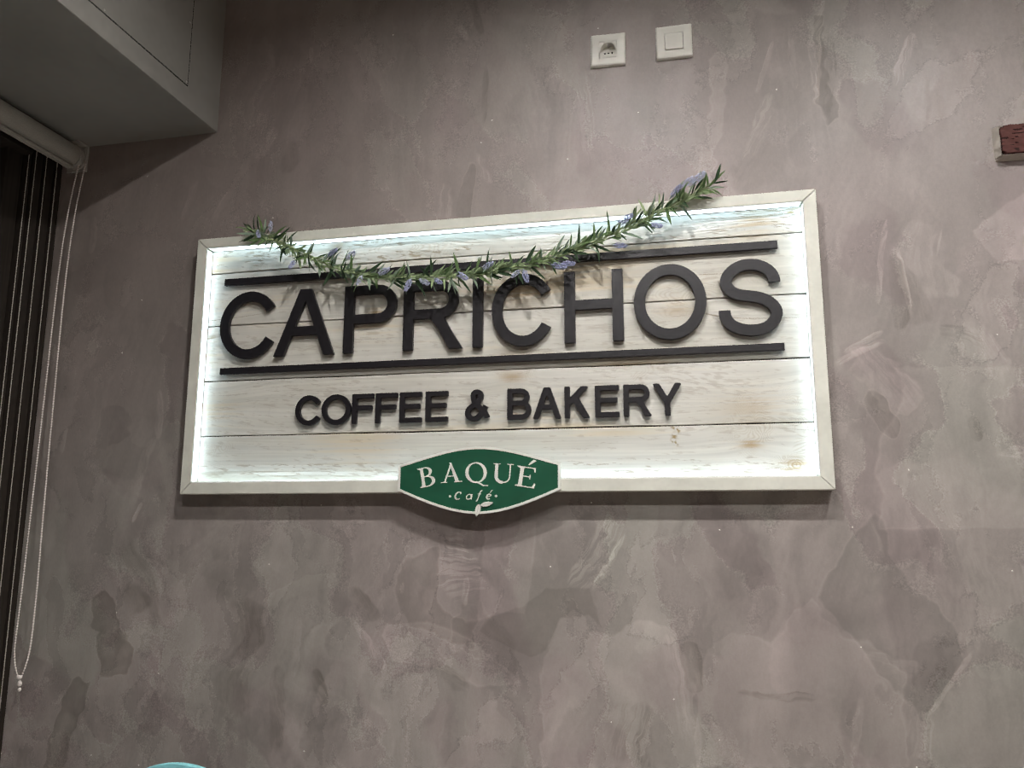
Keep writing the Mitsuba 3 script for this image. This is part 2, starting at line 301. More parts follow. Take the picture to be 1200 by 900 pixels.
def plank_color(p, n, uv):
    i, x, z, core, ring = plank_coords(p)
    zw = z + 0.012 * (n2(x * 2.2, z * 6, 90) - 0.5) + 0.004 * (n2(x * 9, z * 30, 91) - 0.5)
    grain = 0.55 * n2(x * 3.5, zw * 170, 92) + 0.45 * n2(x * 9, zw * 420, 93)
    wash = n2(x * 2.6, z * 11, 94) * 0.6 + n2(x * 8, zw * 45, 95) * 0.4
    rough = dr.select(i < 0.5, 1.0, dr.select((i > 3.5) & (p.z < 1.425), 0.8, 0.35))
    base = mix(mi.Color3f(0.47, 0.455, 0.395), mi.Color3f(0.575, 0.57, 0.53), wash)
    base = base * (0.84 + 0.26 * grain)
    wear = smoothstep(0.52, 0.82, 0.55 * n2(x * 3.1 + 5, z * 14, 96) + 0.35 * grain + 0.22 * ring)
    base = mix(base, mi.Color3f(0.50, 0.40, 0.25), wear * (0.50 + 0.45 * rough))
    base = mix(base, mi.Color3f(0.33, 0.24, 0.13), dr.clip(core, 0, 1) * smoothstep(0.30, 0.65, grain + 0.25 * core) * 0.9)
    # growth rings round the knots and the long arcs of flat-sawn grain
    for kx, kz, r, st, sq in ((1.526, 1.410, 0.020, 1.0, 0.9), (1.430, 1.455, 0.014, 0.8, 0.8), (0.020, 1.485, 0.13, 0.35, 0.8), (1.50, 1.49, 0.11, 0.40, 0.7), (0.880, 1.670, 0.075, 0.55, 1.2), (0.90, 1.87, 0.07, 0.5, 0.5), (1.34, 1.81, 0.07, 0.35, 0.4), (0.60, 1.985, 0.06, 0.4, 0.4), (0.514, 1.813, 0.010, 0.9, 0.8), (1.03, 1.735, 0.022, 0.7, 1.3), (1.16, 1.63, 0.06, 0.35, 0.5)):
        wq = n2(p.x * 38, p.z * 55, 106) - 0.5
        dx, dz = (p.x - kx) * sq, p.z - kz
        rr = dr.sqrt(dx * dx + dz * dz) + 0.35 * r * wq
        wv = 0.5 + 0.5 * dr.sin(rr * (2 * PI / 0.0058) + 5 * wq)
        near = smoothstep(r * 1.15, r * 0.35, rr) * smoothstep(0.40, 0.70, n2(p.x * 24 + 60 * kx, p.z * 34, 107) + 0.08)
        base = mix(base, mi.Color3f(0.30, 0.23, 0.13), st * near * wv * wv * 0.8)
    # saw specks and cracks, most on the rough top board and the waney foot of the last one
    sp = 0.5 * n2(x * 95 + zw * 170, zw * 430, 97) + 0.5 * n2(x * 33 + zw * 60, zw * 160, 108)
    base = mix(base, mi.Color3f(0.22, 0.17, 0.11), smoothstep(0.62, 0.80, sp + 0.22 * (n2(x * 4, z * 16, 98) - 0.5)) * rough * 0.7)
    base = mix(base, mi.Color3f(0.30, 0.28, 0.22), smoothstep(0.66, 0.78, n2(x * 2.2, zw * 150, 109)) * smoothstep(1.432, 1.415, p.z) * 0.6)
    crack = dr.abs(n2(x * 1.6, zw * 26, 99) - 0.5)
    base = mix(base, mi.Color3f(0.22, 0.17, 0.11), smoothstep(0.02, 0.0, crack) * smoothstep(0.5, 0.75, n2(x * 3, z * 20, 100)) * 0.8)
    # bark seam on the lowest board, small nail heads filled over
    bx = p.x - (1.262 + 0.10 * (1.482 - p.z) * 4 * 0.6)
    base = mix(base, mi.Color3f(0.24, 0.18, 0.08), smoothstep(0.010, 0.0, dr.abs(bx + 0.02 * (n2(p.z * 90, 1.0, 101) - 0.5))) * smoothstep(1.448, 1.462, p.z) * smoothstep(1.502, 1.496, p.z) * smoothstep(0.35, 0.6, n2(p.x * 220, p.z * 160, 102)))
    return base

def plank_bump(p, n, uv):
    i, x, z, core, ring = plank_coords(p)
    zw = z + 0.012 * (n2(x * 2.2, z * 6, 90) - 0.5)
    rough = dr.select(i < 0.5, 1.0, dr.select((i > 3.5) & (p.z < 1.425), 1.0, 0.25))
    g = 0.5 * n2(x * 5, zw * 190, 92) + 0.25 * n2(x * 60, zw * 60, 104)
    foot = smoothstep(1.425, 1.395, p.z) * n2(x * 1.8, zw * 85, 105) * 1.6
    return g * (0.35 + rough) + rough * 0.9 * n2(x * 42 + zw * 60, zw * 300, 97) + foot

mat('whitewashed_plank', proc(plank_color), 0.62, 0.3, bump=(proc(plank_bump, 0.0006), 0.0011))
mat('rail_paint', proc(lambda p, n, uv: mi.Color3f(0.555, 0.558, 0.495) * (0.93 + 0.10 * n2(p.x * 30, p.z * 30, 110) + 0.05 * n2(p.x * 160, p.z * 160, 111))), 0.5, 0.4)
mat('strip_backing', (0.7, 0.7, 0.66), 0.5)
mat('letter_black', (0.010, 0.009, 0.011), 0.40, 0.42)
mat('plaque_green', proc(lambda p, n, uv: mi.Color3f(0.009, 0.073, 0.038) * (0.9 + 0.2 * n2(p.x * 30, p.z * 30, 112))), 0.38, 0.45)
mat('plaque_cream', (0.62, 0.63, 0.58), 0.45, 0.4)
mat('white_plastic', (0.66, 0.655, 0.60), 0.28, 0.5)
mat('grey_plastic', (0.42, 0.40, 0.37), 0.35, 0.5)
mat('dark_hole', (0.012, 0.012, 0.012), 0.7, 0.2)
mat('steel', (0.5, 0.49, 0.47), 0.3, 0.5, 1.0)
mat('dark_aluminium', proc(lambda p, n, uv: mi.Color3f(0.026, 0.021, 0.017) * (0.85 + 0.3 * n2(p.y * 200, p.z * 5, 113))), 0.6, 0.18)
mat('lit_edge', (0.40, 0.37, 0.33), 0.35, 0.5)  # pale colour stands in for light glinting on the dark profile corners
mat('blind_fabric', proc(lambda p, n, uv: mi.Color3f(0.36, 0.34, 0.30) * (0.92 + 0.16 * noise(p.x * 400, p.y * 400, p.z * 400))), 0.75, 0.2)
mat('bead_plastic', (0.75, 0.70, 0.66), 0.35, 0.5)
mat('brick_red', proc(lambda p, n, uv: mix(mi.Color3f(0.060, 0.022, 0.019), mi.Color3f(0.105, 0.046, 0.041), fbm(p.x * 60, p.y * 60, p.z * 90)) * (1 - 0.7 * smoothstep(0.66, 0.75, noise(p.x * 90 + p.z * 60, p.y * 40, p.z * 220)))), 0.85, 0.2)
mat('brick_plaster', proc(lambda p, n, uv: mi.Color3f(0.40, 0.37, 0.33) * (0.75 + 0.5 * fbm(p.x * 60, p.y * 60, p.z * 60))), 0.6, 0.3)
mat('chair_aqua', (0.19, 0.47, 0.50), 0.35, 0.5)
mat('chair_leg', (0.45, 0.33, 0.2), 0.5, 0.4)
mat('lamp_trim', (0.75, 0.75, 0.73), 0.4, 0.4)
for nm, c, tr in (('leaf_dark', (0.040, 0.066, 0.036), 0.3), ('leaf_green', (0.11, 0.17, 0.072), 0.4), ('leaf_grey', (0.21, 0.27, 0.20), 0.35), ('leaf_pale', (0.27, 0.34, 0.19), 0.45)):
    scene[nm] = {'type': 'principledthin', 'base_color': {'type': 'rgb', 'value': list(c)}, 'roughness': 0.45, 'diff_trans': tr, 'spec_trans': 0.0}
mat('stem_green', proc(lambda p, n, uv: mix(mi.Color3f(0.25, 0.33, 0.13), mi.Color3f(0.48, 0.53, 0.33), noise(p.x * 60, p.y * 60, p.z * 60))), 0.5, 0.4)
for k, c in enumerate(((0.33, 0.35, 0.50), (0.43, 0.46, 0.58), (0.25, 0.27, 0.40))):
    mat('blossom_%d' % k, c, 0.6, 0.3)
scene['window_glass'] = {'type': 'thindielectric', 'int_ior': 1.5}

# ---------------------------------------------------------------- the room
XW, XE, YR = -0.508, 4.3, -4.6            # window wall, far side wall, wall behind
SOCK = (1.1245, 2.4815)
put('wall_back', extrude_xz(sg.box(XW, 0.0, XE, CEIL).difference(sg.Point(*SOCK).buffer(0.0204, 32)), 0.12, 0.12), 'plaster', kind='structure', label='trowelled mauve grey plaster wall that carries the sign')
put('floor', box(XW - 0.1, XE, YR, 0.12, -0.1, 0.0), 'floor_tile', kind='structure', label='brown tiled floor of the room')
put('ceiling', box(XW - 0.1, XE, YR, 0.12, CEIL, CEIL + 0.1), 'ceiling_paint', kind='structure', label='pale painted ceiling of the room')
put('wall_right', box(XE, XE + 0.1, YR, 0.12, 0.0, CEIL), 'room_paint', kind='structure', label='plain side wall opposite the window')
put('wall_front', box(XW - 0.1, XE, YR - 0.1, YR, 0.0, CEIL), 'room_paint', kind='structure', label='plain wall across the room from the sign')
put('wall_left', join(box(XW - 0.1, XW, YR, -2.2, 0.0, CEIL), box(XW - 0.1, XW, -2.2, 0.0, 2.40, CEIL)), 'room_paint', kind='structure', label='window wall at the left end of the room')

# the boxed-in lintel above the window, with an access panel in its face
SOF, FX = 2.379, 0.005
bk = put('ceiling_bulkhead', hull([(x, y, z) for y in (YR, 0.0) for x, z in ((XW, SOF), (XW, CEIL), (FX, CEIL), (FX, SOF + 0.0015), (FX - 0.0015, SOF))]), 'painted_board', kind='structure', label='grey boxed bulkhead above the window meeting the plaster wall')
def panel_ring(y0, y1, z0, z1, g):
    return sg.box(y0 - g, z0 - g, y1 + g, z1 + g).difference(sg.box(y0, z0, y1, z1))
put('access_panel', bevel_box(FX, FX + 0.0012, -1.05, -0.150, 2.440, 2.90, 0.0004), 'painted_board', bk)
seam_mesh = join(*[trimesh.creation.extrude_polygon(g, 0.0006, engine='earcut') for g in polys(panel_ring(-1.05, -0.150, 2.440, 2.90, 0.0028))])
v = seam_mesh.vertices; seam_mesh.vertices = np.column_stack([FX + v[:, 2], v[:, 0], v[:, 1]])
put('panel_joint', seam_mesh, 'dark_hole', bk, label='thin dark joint around the access panel')
for y, z in ((-0.155, 2.447), (-0.16, 2.62), (-0.47, 2.446)):
    s = trimesh.creation.icosphere(2, 0.0028); s.apply_scale((0.5, 1, 1)); s.apply_translation((FX + 0.0016, y, z))
    put('panel_screw', s, 'steel', bk, smooth=True)

# the dark window: stepped aluminium profiles, thin pale strips painting the light caught on their corners, night glass
WZ = 2.372
win = 'window_1'
labels[win] = {'label': 'dark full-height window with stepped aluminium frame left of the plaster wall', 'kind': 'structure'}
for x1, y0, y1 in ((XW + 0.004, -0.0215, -0.0005), (XW - 0.004, -0.053, -0.0245), (XW - 0.012, -0.083, -0.057), (XW - 0.022, -0.098, -0.087)):
    put('jamb_profile', bevel_box(XW - 0.10, x1, y0, y1, 0.002, WZ, 0.0012), 'dark_aluminium', win)
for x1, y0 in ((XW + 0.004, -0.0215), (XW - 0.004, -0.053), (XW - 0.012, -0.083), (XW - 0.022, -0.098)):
    put('edge_glint', bevel_box(x1 - 0.0016, x1 + 0.0007, y0 - 0.0006, y0 + 0.0014, 0.002, WZ, 0.0004), 'lit_edge', win, label='thin pale strip painted as light caught on the window frame edge')
put('sash_stile', bevel_box(XW - 0.085, XW - 0.038, -0.155, -0.1005, 0.06, WZ, 0.002), 'dark_aluminium', win)
put('sash_stile', bevel_box(XW - 0.085, XW - 0.038, -2.19, -2.13, 0.06, WZ, 0.002), 'dark_aluminium', win)
put('head_rail', bevel_box(XW - 0.10, XW - 0.006, -2.198, -0.099, 2.318, WZ, 0.002), 'dark_aluminium', win)
put('bottom_rail', bevel_box(XW - 0.10, XW - 0.006, -2.198, -0.099, 0.002, 0.058, 0.002), 'dark_aluminium', win)
put('pane', box(XW - 0.0655, XW - 0.065, -2.128, -0.157, 0.06, 2.316), 'window_glass', win)

# roller blind: tube under the bulkhead, bracket at the wall, bead chain with a small joiner
rb = thing('roller_blind', 'grey roller blind rolled up at the window head, bead chain hanging beside it', 'roller blind')
RX, RZ, RR = -0.452, 2.339, 0.035
def cyl_y(x, z, r, y0, y1, n=40):
    m = trimesh.creation.cylinder(r, abs(y1 - y0), sections=n)
    v = m.vertices; m.vertices = np.column_stack([v[:, 0] + x, v[:, 2] + (y0 + y1) / 2, -v[:, 1] + z]); return m
put('fabric_roll', cyl_y(RX, RZ, RR, -2.15, -0.034), 'blind_fabric', rb, smooth=40)
put('hem_bar', hull([(RX + 0.012 + a, y, RZ - RR - 0.010 + b) for y in (-2.14, -0.042) for a, b in ((-0.007, 0), (0.007, 0), (0.0085, 0.006), (-0.0085, 0.006), (0.005, 0.010), (-0.005, 0.010))]), 'blind_fabric', rb)
put('bracket', join(bevel_box(RX - 0.032, RX + 0.036, -0.006, -0.001, RZ - 0.040, SOF - 0.0005, 0.001), bevel_box(RX - 0.030, RX + 0.036, -0.045, -0.006, SOF - 0.004, SOF - 0.0005, 0.001)), 'grey_plastic', rb)
put('chain_wheel', join(cyl_y(RX, RZ, 0.031, -0.032, -0.0075), cyl_y(RX, RZ, 0.0375, -0.012, -0.0075), cyl_y(RX, RZ, 0.0375, -0.033, -0.029)), 'grey_plastic', rb, smooth=40)
def smooth_curve(pts, n):
    from scipy.interpolate import CubicSpline
    P = np.asarray(pts, float); t = np.r_[0, np.cumsum(np.linalg.norm(np.diff(P, axis=0), axis=1))]
    q = CubicSpline(t, P)(np.linspace(0, t[-1], n * 6))
    s = np.r_[0, np.cumsum(np.linalg.norm(np.diff(q, axis=0), axis=1))]
    return np.column_stack([np.interp(np.linspace(0, s[-1], n), s, q[:, k]) for k in range(3)])
CY = -0.046
left = [(-0.434, 2.315), (-0.4385, 1.95), (-0.4415, 1.727), (-0.4475, 1.30), (-0.449, 1.20), (-0.4535, 1.0), (-0.450, 0.92), (-0.436, 0.884)]
right = [(-0.424, 0.884), (-0.410, 0.93), (-0.4045, 1.01), (-0.404, 1.083), (-0.406, 1.204), (-0.4125, 1.727), (-0.4125, 1.95), (-0.4105, 2.315)]
bead = trimesh.creation.icosphere(1, 0.0024)
strand = []
for pts in (left, right):
    P3 = [(x, CY if z < 2.25 else CY + (z - 2.25) / 0.065 * 0.030, z) for x, z in pts]
    c = smooth_curve(P3, 205)
    for q in c:
        b = bead.copy(); b.apply_translation(q); strand.append(b)
    strand.append(tube(c[::3], 0.0008, 5))
put('bead_chain', join(*strand), 'bead_plastic', rb, label='pale bead chain in a long loop')
j = [trimesh.creation.icosphere(2, 0.0075), trimesh.creation.icosphere(2, 0.0065), trimesh.creation.icosphere(2, 0.0048)]
for m, (a, b, s) in zip(j, ((-0.431, 0.880, (1.1, .7, .8)), (-0.428, 0.865, (1, .8, 1.2)), (-0.4265, 0.850, (1, .8, 1.1)))):
    m.apply_scale(s); m.apply_translation((a, CY, b))
put('chain_joiner', join(*j), 'bead_plastic', rb, smooth=True, label='clear knobbly joiner at the foot of the chain')

# one brick left bare in the plaster
br = trimesh.creation.box((0.225, 0.030, 0.066))
for _ in range(5): br = br.subdivide()
vv = br.vertices
edge = np.maximum(np.abs(vv[:, 0]) / 0.1125, 0), np.abs(vv[:, 2]) / 0.033, np.clip(-vv[:, 1] / 0.015, 0, 1)
d = meshkit.fbm(vv * 55 + 9, 4) - 0.5
g = meshkit.fbm(vv * np.array([120, 60, 260]) + 3, 3) - 0.5
nv = br.vertex_normals
br.vertices = vv + nv * (0.006 * d + 0.004 * g)[:, None] - np.sign(vv) * np.array([0.004, 0.004, 0.004]) * ((edge[0] > 0.97).astype(float) * (edge[1] > 0.9))[:, None]
br.apply_translation((2.116, -0.0145, 2.129))
bkey = put('brick', br, 'brick_red', 'wall_back', smooth=50, label='rough red brick standing out of the plaster at the right edge')
def collar(x0, x1, z0, z1, t, g0, g1):
    """Plaster drawn up around the brick: a sloping rim, rough along its lip."""
    outer, inner = sg.box(x0 - g0, z0 - g0, x1 + g0, z1 + g0), sg.box(x0 - g1, z0 - g1, x1 + g1, z1 + g1)
    n = 120
    a = [outer.exterior.interpolate(i / n, normalized=True) for i in range(n)]; b = [inner.exterior.interpolate(i / n, normalized=True) for i in range(n)]
    V = []
    for i in range(n):
        r = meshkit.noise(np.array([i * 0.7, 3.0, 1.0])) - 0.5
        V += [(a[i].x, 0.001, a[i].y), (b[i].x + 0.003 * r, -t + 0.004 * r, b[i].y + 0.003 * r), ((x0 + x1) / 2 + (b[i].x - (x0 + x1) / 2) * 0.96, -t + 0.006, (z0 + z1) / 2 + (b[i].y - (z0 + z1) / 2) * 0.9)]
    F = []
    for i in range(n):
        p, q = 3 * i, 3 * ((i + 1) % n)
        for k in (0, 1): F += [(p + k, p + k + 1, q + k + 1), (p + k, q + k + 1, q + k)]
    return trimesh.Trimesh(np.array(V), np.array(F), process=False)
put('plaster_collar', collar(2.003, 2.229, 2.096, 2.162, 0.024, 0.008, 0.0015), 'brick_plaster', bkey, smooth=40, label='pale plaster lip around the brick')

# ---------------------------------------------------------------- socket and switch
def plate_ring(cx, cz, s, hole, t, rot=0.0):
    """Square wall plate with sloping edges and a square opening."""
    o = lambda h, y: [(-h, y, -h), (h, y, -h), (h, y, h), (-h, y, h)]
    rings = [o(s, 0.0), o(s, -t * 0.55), o(s - 0.0016, -t * 0.88), o(s - 0.0045, -t), o(hole + 0.0008, -t * 0.96), o(hole, -t * 0.90), o(hole, 0.0)]
    V = [q for r in rings for q in r]; F = []
    for i in range(len(rings) - 1):
        for k in range(4):
            a, b = 4 * i + k, 4 * i + (k + 1) % 4
            F += [(a, b, b + 4), (a, b + 4, a + 4)]
    m = trimesh.Trimesh(np.array(V), np.array(F), process=False)
    m.apply_transform(trimesh.transformations.rotation_matrix(rot, (0, 1, 0))); m.apply_translation((cx, -0.0004, cz)); return m
def disc_y(x, z, r, y0, y1, n=28): return cyl_y(x, z, r, y0, y1, n)
sk = thing('wall_socket', 'white square power socket with round recess, left of the light switch', 'wall socket')
cx, cz, rot = 1.1245, 2.4815, 0.02
put('cover_plate', plate_ring(cx, cz, 0.0445, 0.0228, 0.0105, rot), 'white_plastic', sk)
iz = cz + 0.002
well = sg.box(cx - 0.0222, cz - 0.0222, cx + 0.0222, cz + 0.0222).difference(sg.Point(cx, cz).buffer(0.0190, 48))
put('socket_insert', extrude_xz(well, -0.001, 0.0092, 0.0006), 'white_plastic', sk)
DR = 0.0085
cup = sg.Point(cx, cz).buffer(0.0202, 48).difference(sg.Point(cx, cz).buffer(0.0190, 48))
put('recess_wall', extrude_xz(cup, DR + 0.001, DR + 0.0095), 'white_plastic', sk, smooth=40)
put('recess_floor', disc_y(cx, cz, 0.0200, DR, DR + 0.002, 48), 'white_plastic', sk, smooth=40)
for dx in (-0.0095, 0.0, 0.0095):
    put('pin_hole', disc_y(cx + dx, cz, 0.0024 if dx else 0.0018, DR - 0.0006, DR, 20), 'dark_hole', sk)
for s in (1, -1):
    put('earth_clip', join(bevel_box(cx - 0.0028, cx + 0.0028, -0.0055, DR - 0.0005, cz + s * 0.0172 - 0.0014, cz + s * 0.0165 + 0.0014, 0.0004), bevel_box(cx - 0.0016, cx + 0.0016, -0.0015, DR - 0.0005, cz + s * 0.0156 - 0.0012, cz + s * 0.0142 + 0.0012, 0.0004)), 'steel', sk)
sw = thing('light_switch', 'white square rocker light switch, right of the power socket', 'light switch')
cx, cz = 1.2915, 2.4815
put('cover_plate', plate_ring(cx, cz, 0.0450, 0.0232, 0.0105, 0.0), 'white_plastic', sw)
put('rocker', hull([(cx + a, y, cz + b) for a, b, y in ((-.0225, -.0225, -.001), (.0225, -.0225, -.001), (.0225, .0225, -.001), (-.0225, .0225, -.001), (-.0222, -.0222, -.0135), (.0222, -.0222, -.0135), (.0222, .0222, -.0108), (-.0222, .0222, -.0108), (-.0214, -.0214, -.0140), (.0214, -.0214, -.0140), (.0214, .0214, -.0114), (-.0214, .0214, -.0114))]), 'white_plastic', sw)

# ---------------------------------------------------------------- the sign
sign = thing('wooden_sign', 'large whitewashed plank sign with raised black lettering and a glowing frame on the plaster wall', 'sign')
rng = np.random.RandomState(3)
for i in range(5):
    zt, zb = SEAMS[i], SEAMS[i + 1]
    gt, gb = (0.0 if i == 0 else 0.0015), (0.0 if i == 4 else 0.0015)
    n = 60
    xs = np.linspace(0.008, 1.592, n)
    wav = lambda s: 0.0016 * (meshkit.noise(np.column_stack([xs * 6 + s, xs * 0, xs * 0])) - 0.5) + 0.0007 * (meshkit.noise(np.column_stack([xs * 40 + s, xs * 0, xs * 0])) - 0.5)
    top, bot = zt - gt + wav(i * 3.1), zb + gb + wav(i * 3.1 + 50)
    yf = -0.0175 - 0.0012 * rng.rand()
    V = []; r = 0.0012
    for k in range(n):
        V += [(xs[k], -0.006, bot[k]), (xs[k], yf + r, bot[k]), (xs[k], yf, bot[k] + r), (xs[k], yf, top[k] - r), (xs[k], yf + r, top[k]), (xs[k], -0.006, top[k])]
    F = []
    for k in range(n - 1):
        for q in range(6):
            a, b = 6 * k + q, 6 * k + (q + 1) % 6
            F += [(a, b + 6, b), (a, a + 6, b + 6)]
    for k, s in ((0, 1), (6 * (n - 1), -1)):
        for q in range(1, 5):
            F.append((k, k + q, k + q + 1) if s > 0 else (k, k + q + 1, k + q))
    m = trimesh.Trimesh(np.array(V), np.array(F), process=False); m.fix_normals()
    put('plank', m, 'whitewashed_plank', sign)
put('backing_board', box(0.012, 1.588, -0.0055, -0.0012, 1.362, 2.029), 'dark_hole', sign)
# mitred rails
XL, XR, ZB, ZT, RW, YF = 0.0, 1.600, 1.350, 2.0415, 0.0295, -0.046
O = [(XL, ZB), (XR, ZB), (XR, ZT), (XL, ZT)]; I = [(XL + RW, ZB + RW), (XR - RW, ZB + RW), (XR - RW, ZT - RW + 0.002), (XL + RW, ZT - RW + 0.002)]
for k in range(4):
    a, b, c, d = np.array(O[k]), np.array(O[(k + 1) % 4]), np.array(I[(k + 1) % 4]), np.array(I[k])
    e = (b - a) / np.linalg.norm(b - a) * 0.0009
    a2, b2, c2, d2 = a + e, b - e, c - e, d + e
    r = 0.0012; nrm = np.array([-e[1], e[0]]) / np.linalg.norm(e)
    pts = [(q[0], -0.001, q[1]) for q in (a2, b2, c2, d2)] + [(q[0], YF + r, q[1]) for q in (a2, b2, c2, d2)]
    pts += [(q[0], YF, q[1]) for q in (a2 + nrm * r + e * 2 * r / .0012 * .6, b2 + nrm * r - e * 2 * r / .0012 * .6, c2 - nrm * r - e * .2, d2 - nrm * r + e * .2)]
    put('frame_rail', hull(pts), 'rail_paint', sign)
    # light strip behind the lip of the rail
    e1 = (b - a) / np.linalg.norm(b - a)
    c3, d3 = c - e1 * 0.006, d + e1 * 0.006
    off = nrm * 0.0012
    pts = [(q[0], y, q[1]) for q in (c3, d3, c3 + off, d3 + off) for y in (-0.0450, -0.0202)]
    sk2 = put('light_strip', hull(pts), 'strip_backing', sign, label='cool white light strip inside the frame')
    off2 = nrm * 0.0014
    q1, q2 = c3 + off2, d3 + off2
    V = np.array([(q1[0], -0.0438, q1[1]), (q2[0], -0.0438, q2[1]), (q2[0], -0.0208, q2[1]), (q1[0], -0.0208, q1[1])])
    m = trimesh.Trimesh(V, np.array([(0, 1, 2), (0, 2, 3)]), process=False)
    if m.face_normals[0] @ np.array([nrm[0], 0, nrm[1]]) < 0: m.invert()
    em = ply(m, 'strip_backing'); em['emitter'] = {'type': 'area', 'radiance': {'type': 'rgb', 'value': list(LED)}}
    scene[sk2 + '__diodes'] = em

# ---------------------------------------------------------------- lettering
def line(pts, w, cap='flat', join_style='mitre'):
    return sg.LineString(pts).buffer(w / 2, cap_style=cap, join_style=join_style, mitre_limit=3)
def uni(gs): return unary_union([g.buffer(0) for g in gs])
def arc(cx, cz, rx, rz, a0, a1, n=48):
    t = np.radians(np.linspace(a0, a1, n)); return [(cx + rx * math.cos(q), cz + rz * math.sin(q)) for q in t]
def spline(pts, n=90):
    from scipy.interpolate import CubicSpline
    P = np.asarray(pts, float); t = np.r_[0, np.cumsum(np.linalg.norm(np.diff(P, axis=0), axis=1))]
    return CubicSpline(t, P)(np.linspace(0, t[-1], n)).tolist()
def glyph(ch, W, H, w):
    """Plain sans capitals: W x H metres, stroke w, drawn from the lower left corner."""
    h = w / 2
    if ch in 'C':
        E = W * 1.03
        return line(arc(E / 2, H / 2, E / 2 - h, H / 2 - h, 32, 329), w, join_style='round')
    if ch == 'O':
        return line(arc(W / 2, H / 2, W / 2 - h, H / 2 - h, 0, 360, 96), w, join_style='round').union(line(arc(W / 2, H / 2, W / 2 - h, H / 2 - h, -5, 5), w))
    if ch == 'I': return sg.box(0, 0, W, H)
    if ch == 'H': return uni([sg.box(0, 0, w, H), sg.box(W - w, 0, W, H), sg.box(0, H * .455, W, H * .455 + w * .92)])
    if ch == 'A':
        k = w * 1.10; c = W / 2
        outer = sg.Polygon([(0, 0), (k, 0), (c, H - w * .55), (W - k, 0), (W, 0), (c + k * .56, H), (c - k * .56, H)])
        inner = sg.Polygon([(0, 0), (W, 0), (c + k * .56, H), (c - k * .56, H)])
        legs = uni([sg.Polygon([(0, 0), (k, 0), (c + k * .40, H), (c - k * .56, H)]), sg.Polygon([(W, 0), (W - k, 0), (c - k * .40, H), (c + k * .56, H)])])
        return legs.union(sg.box(0, H * .30, W, H * .30 + w * .92).intersection(inner))
    if ch in 'PRB':
        stem = sg.box(0, 0, w, H)
        zb = H * (.43 if ch == 'P' else .45) + h * .92
        def bowl(z0, z1, x1):
            r = (z1 - z0) / 2
            return line([(h, z1)] + arc(x1 - r - 0, (z0 + z1) / 2, r, r, 90, -90) + [(h, z0)], w * .94, join_style='round')
        if ch == 'P': return uni([stem, bowl(zb, H - h, W - h)])
        if ch == 'R':
            leg = sg.Polygon([(W * .40, zb), (W * .66, zb), (W * .78, H * .31), (W, 0), (W - w * 1.32, 0), (W * .60, H * .28), (W * .50, H * .40)])
            return uni([stem, bowl(zb, H - h, W * .93 - h), leg])
        return uni([stem, bowl(H * .53, H - h, W * .93 - h), bowl(h, H * .53, W - h)])
    if ch == 'S':
        P = [(.975, .715), (.86, .90), (.50, 1.0), (.15, .90), (.045, .745), (.15, .60), (.50, .515), (.85, .415), (.985, .255), (.86, .075), (.49, 0.0), (.13, .09), (0.0, .315)]
        return line(spline([(h + a * (W - w), h + b * (H - w)) for a, b in P], 140), w, join_style='round')
    if ch in 'FE':
        g = [sg.box(0, 0, w, H), sg.box(0, H - w * .95, W, H), sg.box(0, H * .455, W * .93, H * .455 + w * .92)]
        if ch == 'E': g.append(sg.box(0, 0, W, w * .95))
        return uni(g)
    if ch == 'K':
        up = sg.Polygon([(w * .6, H * .32), (w * .6, H * .32 + w * 1.45), (W * .93 - w * 1.35, H), (W * .97, H)])
        dn = sg.Polygon([(W * .30, H * .55), (W * .55, H * .66), (W, 0), (W - w * 1.32, 0)])
        return uni([sg.box(0, 0, w, H), up, dn])
    if ch == 'Y':
        c = W / 2
        return uni([sg.box(c - h, 0, c + h, H * .44), sg.Polygon([(c - h, H * .40), (c + h, H * .44), (w * 1.22, H), (0, H)]), sg.Polygon([(c + h, H * .40), (c - h, H * .44), (W - w * 1.22, H), (W, H)])])
    if ch == '&':
        P = [(1.0, .03), (.70, .36), (.30, .76), (.33, .95), (.50, 1.0), (.66, .93), (.65, .76), (.38, .52), (.07, .34), (.02, .17), (.16, .03), (.40, 0.0), (.66, .13), (.93, .47)]
        return line(spline([(h + a * (W - w), h + b * (H - w)) for a, b in P], 140), w, join_style='round')

YP = -0.0180
def letter(g, depth, pad, inset):
    """Letter face carried a few millimetres clear of the boards on a narrower pad."""
    return join(extrude_xz(g.buffer(-inset), YP, pad), extrude_xz(g, YP - pad, depth - pad, .0006))
BIG = [('C', .076, .241), ('A', .2365, .407), ('P', .4325, .576), ('R', .5945, .751), ('I', .777, .803), ('C', .826, .981), ('H', 1.008, 1.1505), ('O', 1.176, 1.345), ('S', 1.372, 1.5155)]
for ch, x0, x1 in BIG:
    ov = .003 if ch in 'COS' else 0.0
    g = affinity.translate(glyph(ch, x1 - x0, .178 + 2 * ov, .0262), x0, 1.7065 - ov)
    put('big_letter', letter(g, .0150, .0050, .0060), 'letter_black', sign)
SMALL = [('C', .307, .379), ('O', .380, .459), ('F', .463, .521), ('F', .526, .584), ('E', .590, .648), ('E', .658, .716), ('&', .759, .822),
         ('B', .866, .925), ('A', .929, .998), ('K', 1.006, 1.067), ('E', 1.079, 1.136), ('R', 1.146, 1.212), ('Y', 1.214, 1.281)]
for ch, x0, x1 in SMALL:
    ov = .001 if ch in 'CO&' else 0.0
    g = affinity.translate(glyph(ch, x1 - x0, .0760 + 2 * ov, .0128), x0, 1.5235 - ov)
    g = g.buffer(-.0022).buffer(.0044).buffer(-.0022) if ch != '&' else g
    put('small_letter', letter(g, .0140, .0050, .0030), 'letter_black', sign)
put('bar', letter(sg.Polygon([(.0805, 1.9095), (1.5105, 1.9100), (1.5105, 1.9285), (.0805, 1.9275)]), .0140, .0045, .0040), 'letter_black', sign, label='long black bar above the large letters')
